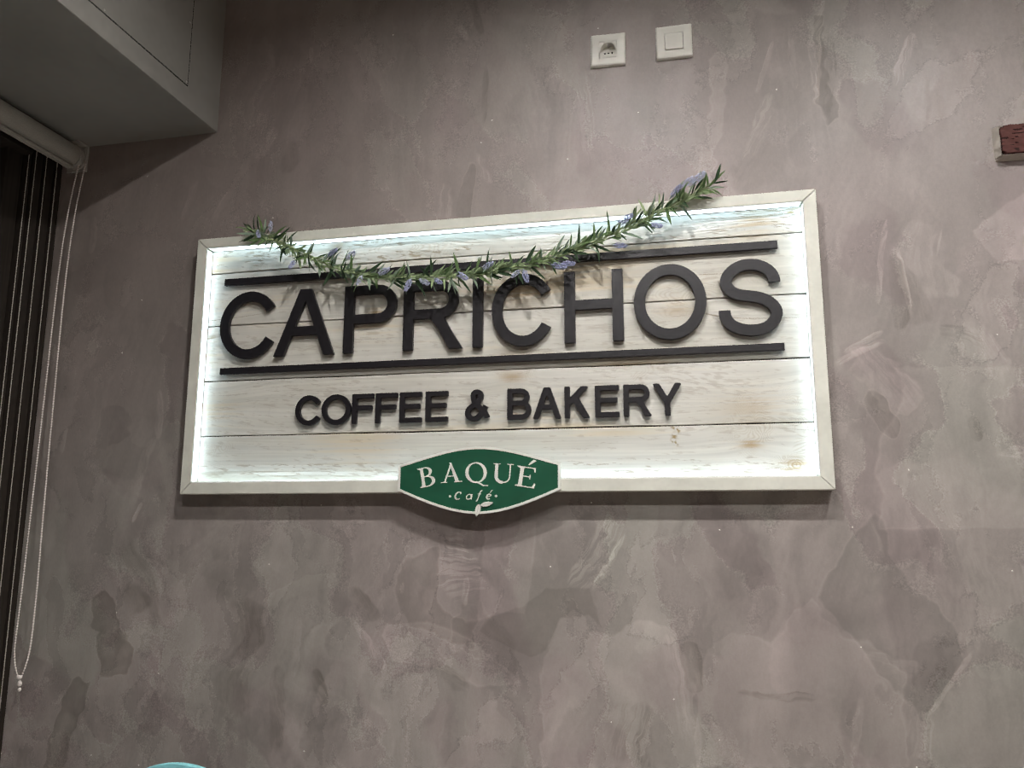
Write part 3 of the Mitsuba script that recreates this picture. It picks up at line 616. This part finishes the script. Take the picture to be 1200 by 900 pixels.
put('bar', letter(sg.Polygon([(.0835, 1.6650), (1.5135, 1.6670), (1.5135, 1.6835), (.0835, 1.6815)]), .0140, .0045, .0040), 'letter_black', sign, label='long black bar below the large letters')

# ---------------------------------------------------------------- the green plaque on the lower rail
pq = thing('cafe_plaque', 'green six-sided plaque with cream border and serif lettering on the lower rail of the sign', 'plaque')
def plaque_outline(x0, x1, zl0, zl1, zt, zb, r):
    c = (x0 + x1) / 2
    p = sg.Polygon([(x0, zl0), (x1, zl0), (c + r, zb + (zl0 - zb) * r / (x1 - c) * .62), (c, zb), (c - r, zb + (zl0 - zb) * r / (x1 - c) * .62)][:0] or
                   [(x0, zl1), (x0, zl0)] + spline([(x0, zl0), (c - .075, zb + .0105), (c, zb), (c + .075, zb + .0105), (x1, zl0)], 60)[1:-1] +
                   [(x1, zl0), (x1, zl1)] + spline([(x1, zl1), (c + .075, zt - .0085), (c, zt), (c - .075, zt - .0085), (x0, zl1)], 60)[1:-1])
    return p.buffer(-.0015).buffer(.0015)
PO = plaque_outline(.600, .999, 1.3545, 1.4155, 1.4575, 1.2985, .05)
PI_ = PO.buffer(-.0062, join_style='mitre')
put('border', extrude_xz(PO.difference(PI_), -.0475, .0085, .0005), 'plaque_cream', pq, label='cream rim of the plaque')
put('panel', extrude_xz(PO.buffer(-.003), -.0474, .0074), 'plaque_green', pq, label='deep green face of the plaque')
YQ = -.0547
def serif(ch):
    """Roman capitals one unit tall: thick and thin strokes with slab-ended serifs."""
    k, t, s = .15, .055, .10
    def sf(x, z, up): return sg.Polygon([(x - s - k / 2, z), (x + s + k / 2, z), (x + s + k / 2, z + up * .04), (x + k / 2, z + up * .10), (x - k / 2, z + up * .10), (x - s - k / 2, z + up * .04)])
    ell = lambda cx, cz, rx, rz: affinity.scale(sg.Point(cx, cz).buffer(1, 48), rx, rz)
    if ch == 'B':
        st = [sg.box(.12, 0, .12 + k, 1), sf(.17, 0, 1), sf(.17, 1, -1)]
        up = affinity.intersection if False else ell(.36, .755, .34, .245).difference(ell(.34, .755, .215, .195)).intersection(sg.box(.34, 0, 2, 2))
        lo = ell(.38, .275, .42, .275).difference(ell(.36, .275, .275, .222)).intersection(sg.box(.36, -1, 2, 2))
        return uni(st + [up, lo, sg.box(.15, 1 - t, .36, 1), sg.box(.15, .505, .38, .505 + t), sg.box(.15, 0, .38, t)])
    if ch == 'A':
        L = sg.Polygon([(.11, 0), (.11 + t * 1.3, 0), (.50, .86), (.47, 1.03)]); R = sg.Polygon([(.86, 0), (.86 - k * 1.15, 0), (.40, 1.03), (.50, 1.03)])
        return uni([L, R, sg.box(.22, .30, .72, .30 + t), sg.box(-.02, 0, .28, .05), sg.box(.62, 0, 1.0, .05)])
    if ch == 'Q':
        o = ell(.52, .5, .54, .53).difference(affinity.rotate(ell(.52, .5, .375, .47), 12))
        return o.union(sg.Polygon([(.42, .06), (.60, .06), (.92, -.13), (1.13, -.13), (1.12, -.19), (.86, -.18)]).buffer(0))
    if ch == 'U':
        lft = line([(.19, 1), (.19, .34)] + arc(.515, .34, .325, .31, 180, 270)[1:], k)
        rgt = line(arc(.515, .34, .325, .31, 270, 360) + [(.84, 1)], t * 1.15)
        return uni([lft, rgt, sg.box(.02, .95, .38, 1), sg.box(.70, .95, 1.0, 1)])
    if ch == 'E':
        return uni([sg.box(.12, 0, .12 + k, 1), sf(.17, 0, 1), sf(.17, 1, -1), sg.box(.12, 0, .74, t), sg.box(.12, 1 - t, .70, 1), sg.box(.12, .5, .56, .5 + t),
                            sg.Polygon([(.80, .24), (.74, .24), (.66, 0), (.78, 0)]), sg.Polygon([(.75, .78), (.70, .78), (.63, 1), (.73, 1)]), sg.box(.53, .42, .57, .64),
                            sg.Polygon([(.40, 1.10), (.47, 1.10), (.72, 1.36), (.58, 1.40)])])
for ch, cx, cz, s, sx, ang in (('B', .6775, 1.3635, .0475, .050, 10.5), ('A', .7365, 1.3730, .0465, .0515, 3), ('Q', .7975, 1.3725, .0465, .0490, 0), ('U', .8605, 1.3705, .0455, .0505, -3.5), ('E', .9140, 1.3605, .0475, .060, -9)):
    g = serif(ch); b = g.bounds; mid = (max(b[0], 0) + min(b[2], 1.1)) / 2
    g = affinity.rotate(affinity.scale(affinity.translate(g, -mid, 0), sx, s, origin=(0, 0)), ang, origin=(0, 0))
    put('capital_letter', extrude_xz(affinity.translate(g, cx, cz), YQ, .0014), 'plaque_cream', pq)
def slant(g): return affinity.affine_transform(g, [1, .22, 0, 1, 0, 0])
def small(ch):
    if ch == 'C': return line(arc(.45, .5, .40, .46, 48, 312), .12, join_style='round').union(line(arc(.45, .5, .38, .46, 110, 250), .20, join_style='round')).union(sg.box(.68, .68, .76, 1.0))
    if ch == 'a': return uni([line(arc(.34, .30, .28, .28, 0, 360), .12), line([(.66, .62), (.64, .1), (.76, .04)], .14, join_style='round')])
    if ch == 'f': return uni([line([(.02, -.30), (.14, -.28), (.24, .1), (.30, .75), (.40, 1.0), (.58, 1.04)], .13, join_style='round'), sg.box(.06, .56, .52, .65)])
    if ch == 'e': return uni([line(arc(.34, .31, .27, .28, 20, 310), .13, join_style='round'), line([(.10, .26), (.58, .40)], .09), sg.Polygon([(.36, .76), (.45, .76), (.66, 1.05), (.52, 1.07)])])
for ch, cx, cz, s in (('C', .7520, 1.3322, .0185), ('a', .7800, 1.3326, .0205), ('f', .8040, 1.3340, .0185), ('e', .8290, 1.3326, .0205)):
    g = slant(small(ch)); b = g.bounds
    g = affinity.scale(affinity.translate(g, -(b[0] + b[2]) / 2, 0), s, s, origin=(0, 0))
    put('small_letter', extrude_xz(affinity.translate(g, cx, cz), YQ, .0012), 'plaque_cream', pq)
for x in (.7325, .8452):
    put('dot', extrude_xz(sg.Point(x, 1.3404).buffer(.0030, 16), YQ, .0012), 'plaque_cream', pq)
def leaf_poly(x0, z0, x1, z1, wd):
    d = np.array([x1 - x0, z1 - z0]); L = np.linalg.norm(d); d /= L; n = np.array([-d[1], d[0]])
    t = np.linspace(0, 1, 20); w = wd * np.sin(PI * t ** .8) ** .9
    a = [np.array([x0, z0]) + d * L * q + n * s for q, s in zip(t, w)]; b = [np.array([x0, z0]) + d * L * q - n * s for q, s in zip(t, w)]
    return sg.Polygon(a + b[::-1]).buffer(0)
for a in ((.8085, 1.3185, .8390, 1.3252, .0056), (.8050, 1.3215, .7980, 1.2920, .0062)):
    lf = put('leaf_emblem', extrude_xz(leaf_poly(*a), YQ - .0004, .0040), 'plaque_cream', pq)
    m = line([(a[0], a[1]), (a[0] + .8 * (a[2] - a[0]), a[1] + .8 * (a[3] - a[1]))], .0009)
    put('vein', extrude_xz(m, YQ - .0044, .0004), 'grey_plastic', lf)
for dx, dz in ((.8065, 1.3165), (.8095, 1.3185), (.8080, 1.3140)):
    put('berry_emblem', extrude_xz(sg.Point(dx, dz).buffer(.0019, 12), YQ - .0004, .0034), 'grey_plastic', pq)

# ---------------------------------------------------------------- the lavender garland
ga = thing('lavender_garland', 'artificial green lavender garland draped across the top of the wooden sign', 'garland')
GP = [(.150, -.062, 2.050), (.205, -.066, 2.030), (.262, -.066, 2.004), (.362, -.066, 1.950), (.435, -.066, 1.918), (.552, -.066, 1.889), (.666, -.066, 1.882), (.798, -.066, 1.884), (.906, -.066, 1.896),
      (.970, -.066, 1.907), (1.053, -.066, 1.933), (1.136, -.066, 1.960), (1.218, -.066, 1.995), (1.279, -.064, 2.022), (1.329, -.060, 2.046), (1.372, -.058, 2.066)]
path = smooth_curve(GP, 220)
grad = np.gradient(path, axis=0); grad /= np.linalg.norm(grad, axis=1, keepdims=True)
for k in range(3):
    t = np.linspace(0, 1, len(path)); ph = 2 * PI * k / 3 + t * 2 * PI * 9
    amp = .0042 + .0015 * np.sin(t * 31 + k)
    side = np.cross(grad, [0, 1.0, 0]); side /= np.linalg.norm(side, axis=1, keepdims=True)
    c = path + (np.cos(ph) * amp)[:, None] * side + (np.sin(ph) * amp)[:, None] * np.array([0, 1.0, 0])
    put('stem', tube(c[::2], .0022 - .0006 * t[::2], 6), 'stem_green', ga, smooth=True)
def leaf_mesh(L, W, curl, fold, n=6):
    """Narrow pointed leaf along +x, folded on its midrib and curling down."""
    t = np.linspace(0, 1, n + 1)
    w = W * np.sin(PI * np.clip(t, 0, 1) ** .75) ** .8; w[0] = W * .18; w[-1] = W * .02
    V, F = [], []
    for a, b in zip(t, w):
        x = L * a * (1 - .12 * curl * a); z = -curl * L * .35 * a * a
        V += [(x, -b, z + fold * b), (x, 0, z), (x, b, z + fold * b)]
    for i in range(n):
        for k in (0, 1):
            p = 3 * i + k; F += [(p, p + 1, p + 4), (p, p + 4, p + 3)]
    return trimesh.Trimesh(np.array(V), np.array(F), process=False)
LEAF = {(m, v): ply(leaf_mesh(1.0, .072 * wv, cu, .5), m, smooth=True) for m in ('leaf_dark', 'leaf_green', 'leaf_grey', 'leaf_pale') for v, (wv, cu) in enumerate(((1.0, .5), (.8, 1.0), (1.2, .2), (.9, -.5)))}
rg = random.Random(21)
def frame_to(o, d, L, roll):
    d = np.asarray(d, float); d /= np.linalg.norm(d)
    r = np.array([0, -1.0, 0]) if abs(d[1]) < .9 else np.array([0, 0, 1.0])
    u = np.cross(r, d); u /= np.linalg.norm(u); w = np.cross(d, u)
    c, s = math.cos(roll), math.sin(roll)
    u2, w2 = c * u + s * w, -s * u + c * w
    M = np.eye(4); M[:3, 0] = d * L; M[:3, 1] = u2 * L; M[:3, 2] = w2 * L; M[:3, 3] = o
    return T(M.tolist())
def add_leaf(o, d, L, m=None):
    # keep leaves in front of the boards and the letters
    o = np.asarray(o, float); d = np.asarray(d, float) / np.linalg.norm(d)
    lim = -.051 if o[2] > 1.995 else -.038
    if (o + d * L)[1] > lim: d[1] = (lim - o[1]) / L if o[1] < lim else min(d[1], 0)
    m = m or rg.choices(('leaf_dark', 'leaf_green', 'leaf_grey', 'leaf_pale'), (5, 4, 3, 1.2))[0]
    key = numbered_leaf(); scene[key] = {**LEAF[(m, rg.randrange(4))], 'to_world': frame_to(o, d, L, rg.uniform(-.9, .9))}
COUNT = [0]
def numbered_leaf():
    COUNT[0] += 1
    return ga + '__leaf' + ('' if COUNT[0] == 1 else '_%03d' % (COUNT[0] - 1))
def sprig(i, n, spread, lmin, lmax, fwd):
    o = path[i]; g = grad[i] * fwd
    side = np.cross(g, [0, 1.0, 0]); side /= np.linalg.norm(side)
    for k in range(n):
        a = 2 * PI * (k + rg.random() * .8) / n
        r = side * math.cos(a) + np.array([0, -1.0, 0]) * (abs(math.sin(a)) * .8 + .05)
        th = math.radians(rg.uniform(*spread))
        d = g * math.cos(th) + r * math.sin(th)
        add_leaf(o + r * .004 + g * rg.uniform(-.012, .012), d, rg.uniform(lmin, lmax))
N = len(path) - 1
spots = np.linspace(.03, .985, 36)
for q, t in enumerate(spots):
    i = int(t * N)
    fwd = -1 if t < .07 else 1
    sprig(i, 9 if q < 2 else rg.choice((6, 6, 7)), (35, 95) if q % 2 else (22, 75), .030, .060, fwd)
# leaves that stand out singly in the picture: drooping tips along the lower side and upright ones along the upper side
for x, z, dx, dz, L, m in ((.185, 2.036, -.7, .6, .046, 'leaf_dark'), (.20, 2.04, -.1, 1, .042, 'leaf_dark'), (.215, 2.034, .6, .7, .036, 'leaf_dark'), (.25, 2.012, -.6, -.35, .040, 'leaf_dark'), (.255, 2.01, .1, -1, .026, 'leaf_green'),
                            (.29, 1.99, -.7, -.5, .034, 'leaf_dark'), (.30, 1.985, .2, -1, .03, 'leaf_green'), (.345, 1.962, .35, -1, .05, 'leaf_dark'), (.36, 1.955, .6, -.9, .05, 'leaf_green'), (.34, 1.965, -.1, -1, .036, 'leaf_green'),
                            (.40, 1.945, .7, .55, .05, 'leaf_dark'), (.42, 1.945, .5, .9, .03, 'leaf_dark'), (.44, 1.92, .4, -1, .05, 'leaf_dark'), (.46, 1.915, .5, -.9, .048, 'leaf_green'), (.49, 1.90, -.1, -1, .05, 'leaf_green'),
                            (.56, 1.89, .5, .8, .036, 'leaf_dark'), (.585, 1.885, -.3, -1, .04, 'leaf_grey'), (.66, 1.885, .3, .9, .036, 'leaf_dark'), (.70, 1.885, .8, .5, .034, 'leaf_green'), (.735, 1.88, -.2, -1, .045, 'leaf_grey'), (.73, 1.876, .5, -.9, .052, 'leaf_grey'),
                            (.84, 1.89, -.3, -.9, .045, 'leaf_grey'), (.92, 1.90, .5, .75, .052, 'leaf_dark'), (.93, 1.90, .7, .6, .045, 'leaf_green'), (.99, 1.915, .55, .8, .046, 'leaf_green'), (1.01, 1.915, .75, .5, .034, 'leaf_dark'), (1.035, 1.93, .5, -.9, .044, 'leaf_dark'),
                            (.985, 1.905, .2, -1, .045, 'leaf_green'), (1.05, 1.935, .15, 1, .050, 'leaf_dark'), (1.065, 1.94, .7, .6, .046, 'leaf_dark'), (1.10, 1.955, .8, .1, .04, 'leaf_green'), (1.20, 1.985, .5, -.8, .046, 'leaf_dark'), (1.205, 1.985, .8, -.7, .04, 'leaf_green'),
                            (1.26, 2.015, .2, -1, .05, 'leaf_green'), (1.27, 2.015, .5, -.9, .035, 'leaf_green'), (1.225, 2.0, .1, 1, .042, 'leaf_dark'), (1.24, 2.005, .5, .8, .036, 'leaf_dark'), (1.255, 2.01, .7, .6, .034, 'leaf_dark'),
                            (1.375, 2.068, .35, 1, .046, 'leaf_dark'), (1.372, 2.066, .6, .9, .034, 'leaf_dark'), (1.37, 2.064, .95, .05, .034, 'leaf_dark'), (1.345, 2.05, .9, -.35, .040, 'leaf_green'), (1.355, 2.06, .2, 1, .032, 'leaf_green')):
    add_leaf((x, -.074, z), (dx, -.25 if L < .045 else -.12, dz), L, m)
# the short pale leaves that wrap the stem, too many and too small to tell apart
short = []
for k in range(560):
    i = rg.randrange(4, len(path) - 4)
    g = grad[i]; side = np.cross(g, [0, 1.0, 0]); side /= np.linalg.norm(side)
    a = rg.uniform(0, 2 * PI); r = side * math.cos(a) - np.array([0, 1.0, 0]) * abs(math.sin(a)); th = math.radians(rg.uniform(6, 58))
    m = leaf_mesh(1.0, .13, rg.uniform(-.3, .8), .5, 4)
    M = np.array(frame_to(path[i] + r * .006, g * math.cos(th) + r * math.sin(th), rg.uniform(.014, .027), rg.uniform(-1, 1)).matrix)
    m.apply_transform(M); short.append(m)
put('short_leaves', join(*short), 'leaf_pale', ga, smooth=True, kind='stuff', label='pale short leaves wrapped around the stem')
def blossom(L, R, seed, n=54):
    """Lavender spike along +x: small lobes in whorls around a thin stalk."""
    r = np.random.RandomState(seed); ms = []
    lobe = trimesh.creation.icosphere(0, 1.0)
    for k in range(n):
        t = (k + r.rand()) / n; a = k * 2.4 + r.rand()
        rad = R * (.35 + .75 * math.sin(PI * min(1, .15 + .85 * t)) ** .7)
        b = lobe.copy(); s = R * r.uniform(.18, .36); b.apply_scale((s * 1.5, s, s))
        b.apply_translation((L * t, rad * math.cos(a), rad * math.sin(a))); ms.append(b)
    ms.append(tube([(-.006, 0, 0), (L * .5, 0, 0), (L, 0, 0)], .0011, 5))
    return join(*ms)
FL = [ply(blossom(1.0 * .029, .0050, k), 'blossom_%d' % k, smooth=False) for k in range(3)]
nf = 0
for x, z, dx, dz, s in ((.199, 2.038, .3, -.6, 1.0), (.308, 1.946, -.1, -.5, .95), (.405, 1.955, .8, .35, 1.1), (.455, 1.944, .8, .4, 1.1), (.497, 1.893, -.3, -.9, .9), (.545, 1.897, .8, .2, 1.2), (.627, 1.874, -.3, -1, 1.1),
                         (.655, 1.874, .8, -.5, 1.1), (.690, 1.873, .8, -.5, 1.0), (.752, 1.884, .8, -.6, 1.2), (.815, 1.893, .9, .3, 1.1), (.918, 1.878, .3, -.9, 1.2), (.905, 1.880, -.6, -.6, .9), (.990, 1.889, .9, -.3, 1.3), (1.015, 1.892, .8, -.2, 1.1),
                         (1.138, 1.928, .9, -.25, 1.1), (1.150, 1.982, .9, .4, 1.3), (1.225, 1.972, .8, -.3, 1.0), (1.275, 2.040, .7, .7, 1.1), (1.322, 2.066, .8, .55, 1.3), (1.300, 2.060, .75, .55, 1.1), (.235, 2.036, .2, .5, .9)):
    key = ga + '__flower' + ('' if nf == 0 else '_%03d' % nf); nf += 1
    scene[key] = {**FL[rg.randrange(3)], 'to_world': frame_to((x, -.078, z), (dx, -.35, dz), s, 0)}
    for _ in range(1):
        add_leaf((x - dx * .012, -.074, z - dz * .012), (dx + rg.uniform(-.6, .6), -.25, dz + rg.uniform(-.6, .6)), rg.uniform(.018, .03), 'leaf_grey')
    if nf == 1: labels[key] = {'label': 'pale lilac lavender spike'}
print('leaves', COUNT[0], 'flowers', nf)

# ---------------------------------------------------------------- the chair of which only the top edge shows
ch = thing('chair', 'turquoise chair with a rounded backrest, its top edge at the bottom left before the wall', 'chair')
CX, CYb = .351, -.500
def shell(cx, y_of, n=40):
    """Rounded shell backrest: arched outline, thickness 14 mm, gently dished."""
    zs0, W, R = .44, .20, .20
    rows = []
    for t in np.sin(np.linspace(0, 1, 44) * PI / 2):
        z = zs0 + t * .397
        half = .175 + .025 * t if z < .637 else math.sqrt(max(R * R - (z - .637) ** 2, 0.0))
        rows.append((z, max(half, .0005)))
    V, F = [], []
    for side in (0, 1):
        for z, hf in rows:
            for a in np.linspace(-1, 1, n):
                x = hf * a; V.append((cx + x, y_of(z) - .30 * x * x * -1.0 + (.014 if side else 0), z))
    m = len(rows)
    for side in (0, 1):
        for i in range(m - 1):
            for k in range(n - 1):
                p = side * m * n + i * n + k
                f = [(p, p + 1, p + n + 1), (p, p + n + 1, p + n)]
                F += f if side == 0 else [q[::-1] for q in f]
    def idx(side, i, k): return side * m * n + i * n + k
    loop = [(0, k) for k in range(n)] + [(i, n - 1) for i in range(1, m)] + [(m - 1, k) for k in range(n - 2, -1, -1)] + [(i, 0) for i in range(m - 2, 0, -1)]
    for q in range(len(loop)):
        a, b = loop[q], loop[(q + 1) % len(loop)]
        F += [(idx(0, *a), idx(1, *a), idx(1, *b)), (idx(0, *a), idx(1, *b), idx(0, *b))]
    return trimesh.Trimesh(np.array(V), np.array(F), process=False)
put('backrest', shell(CX, lambda z: CYb - .10 * (.84 - z)), 'chair_aqua', ch, smooth=50)
seat = sg.box(CX - .155, -.93, CX + .155, -.60).buffer(.045)
m = join(*[trimesh.creation.extrude_polygon(g, .022, engine='earcut') for g in polys(seat)]); m.apply_translation((0, 0, .437))
put('seat', m, 'chair_aqua', ch)
for sx in (-1, 1):
    for yb, yt in ((-.97, -.90), (-.50, -.60)):
        put('leg', tube([(CX + sx * .185, yb, .001), (CX + sx * .13, yt, .437)], [.010, .016], 12), 'chair_leg', ch, smooth=40)

# ---------------------------------------------------------------- ceiling downlights
WHERE = ['nearest the wall above the sign', 'second one straight out from the sign', 'nearest the wall above the bare brick', 'second one out from the bare brick', 'farthest from the window']
for (x, y, power), wh in zip(LAMPS, WHERE):
    lk = thing('ceiling_downlight', 'round white recessed downlight in the ceiling, ' + wh, 'ceiling light', 'downlights in the ceiling')
    ring = trimesh.creation.annulus(.0455, .058, .004); ring.apply_translation((x, y, CEIL - .0735))
    put('trim_ring', ring, 'lamp_trim', lk, smooth=30)
    hs = trimesh.creation.annulus(.0455, .050, .0713); hs.apply_translation((x, y, CEIL - .0361))
    put('housing', hs, 'lamp_trim', lk, smooth=30)
    d = trimesh.creation.cylinder(.0450, .004, sections=32); d.apply_translation((x, y, CEIL - .062))
    e = ply(d, 'lamp_trim'); e['emitter'] = {'type': 'area', 'radiance': {'type': 'rgb', 'value': [power * c for c in LAMP_TINT]}}
    scene[lk + '__lens'] = e
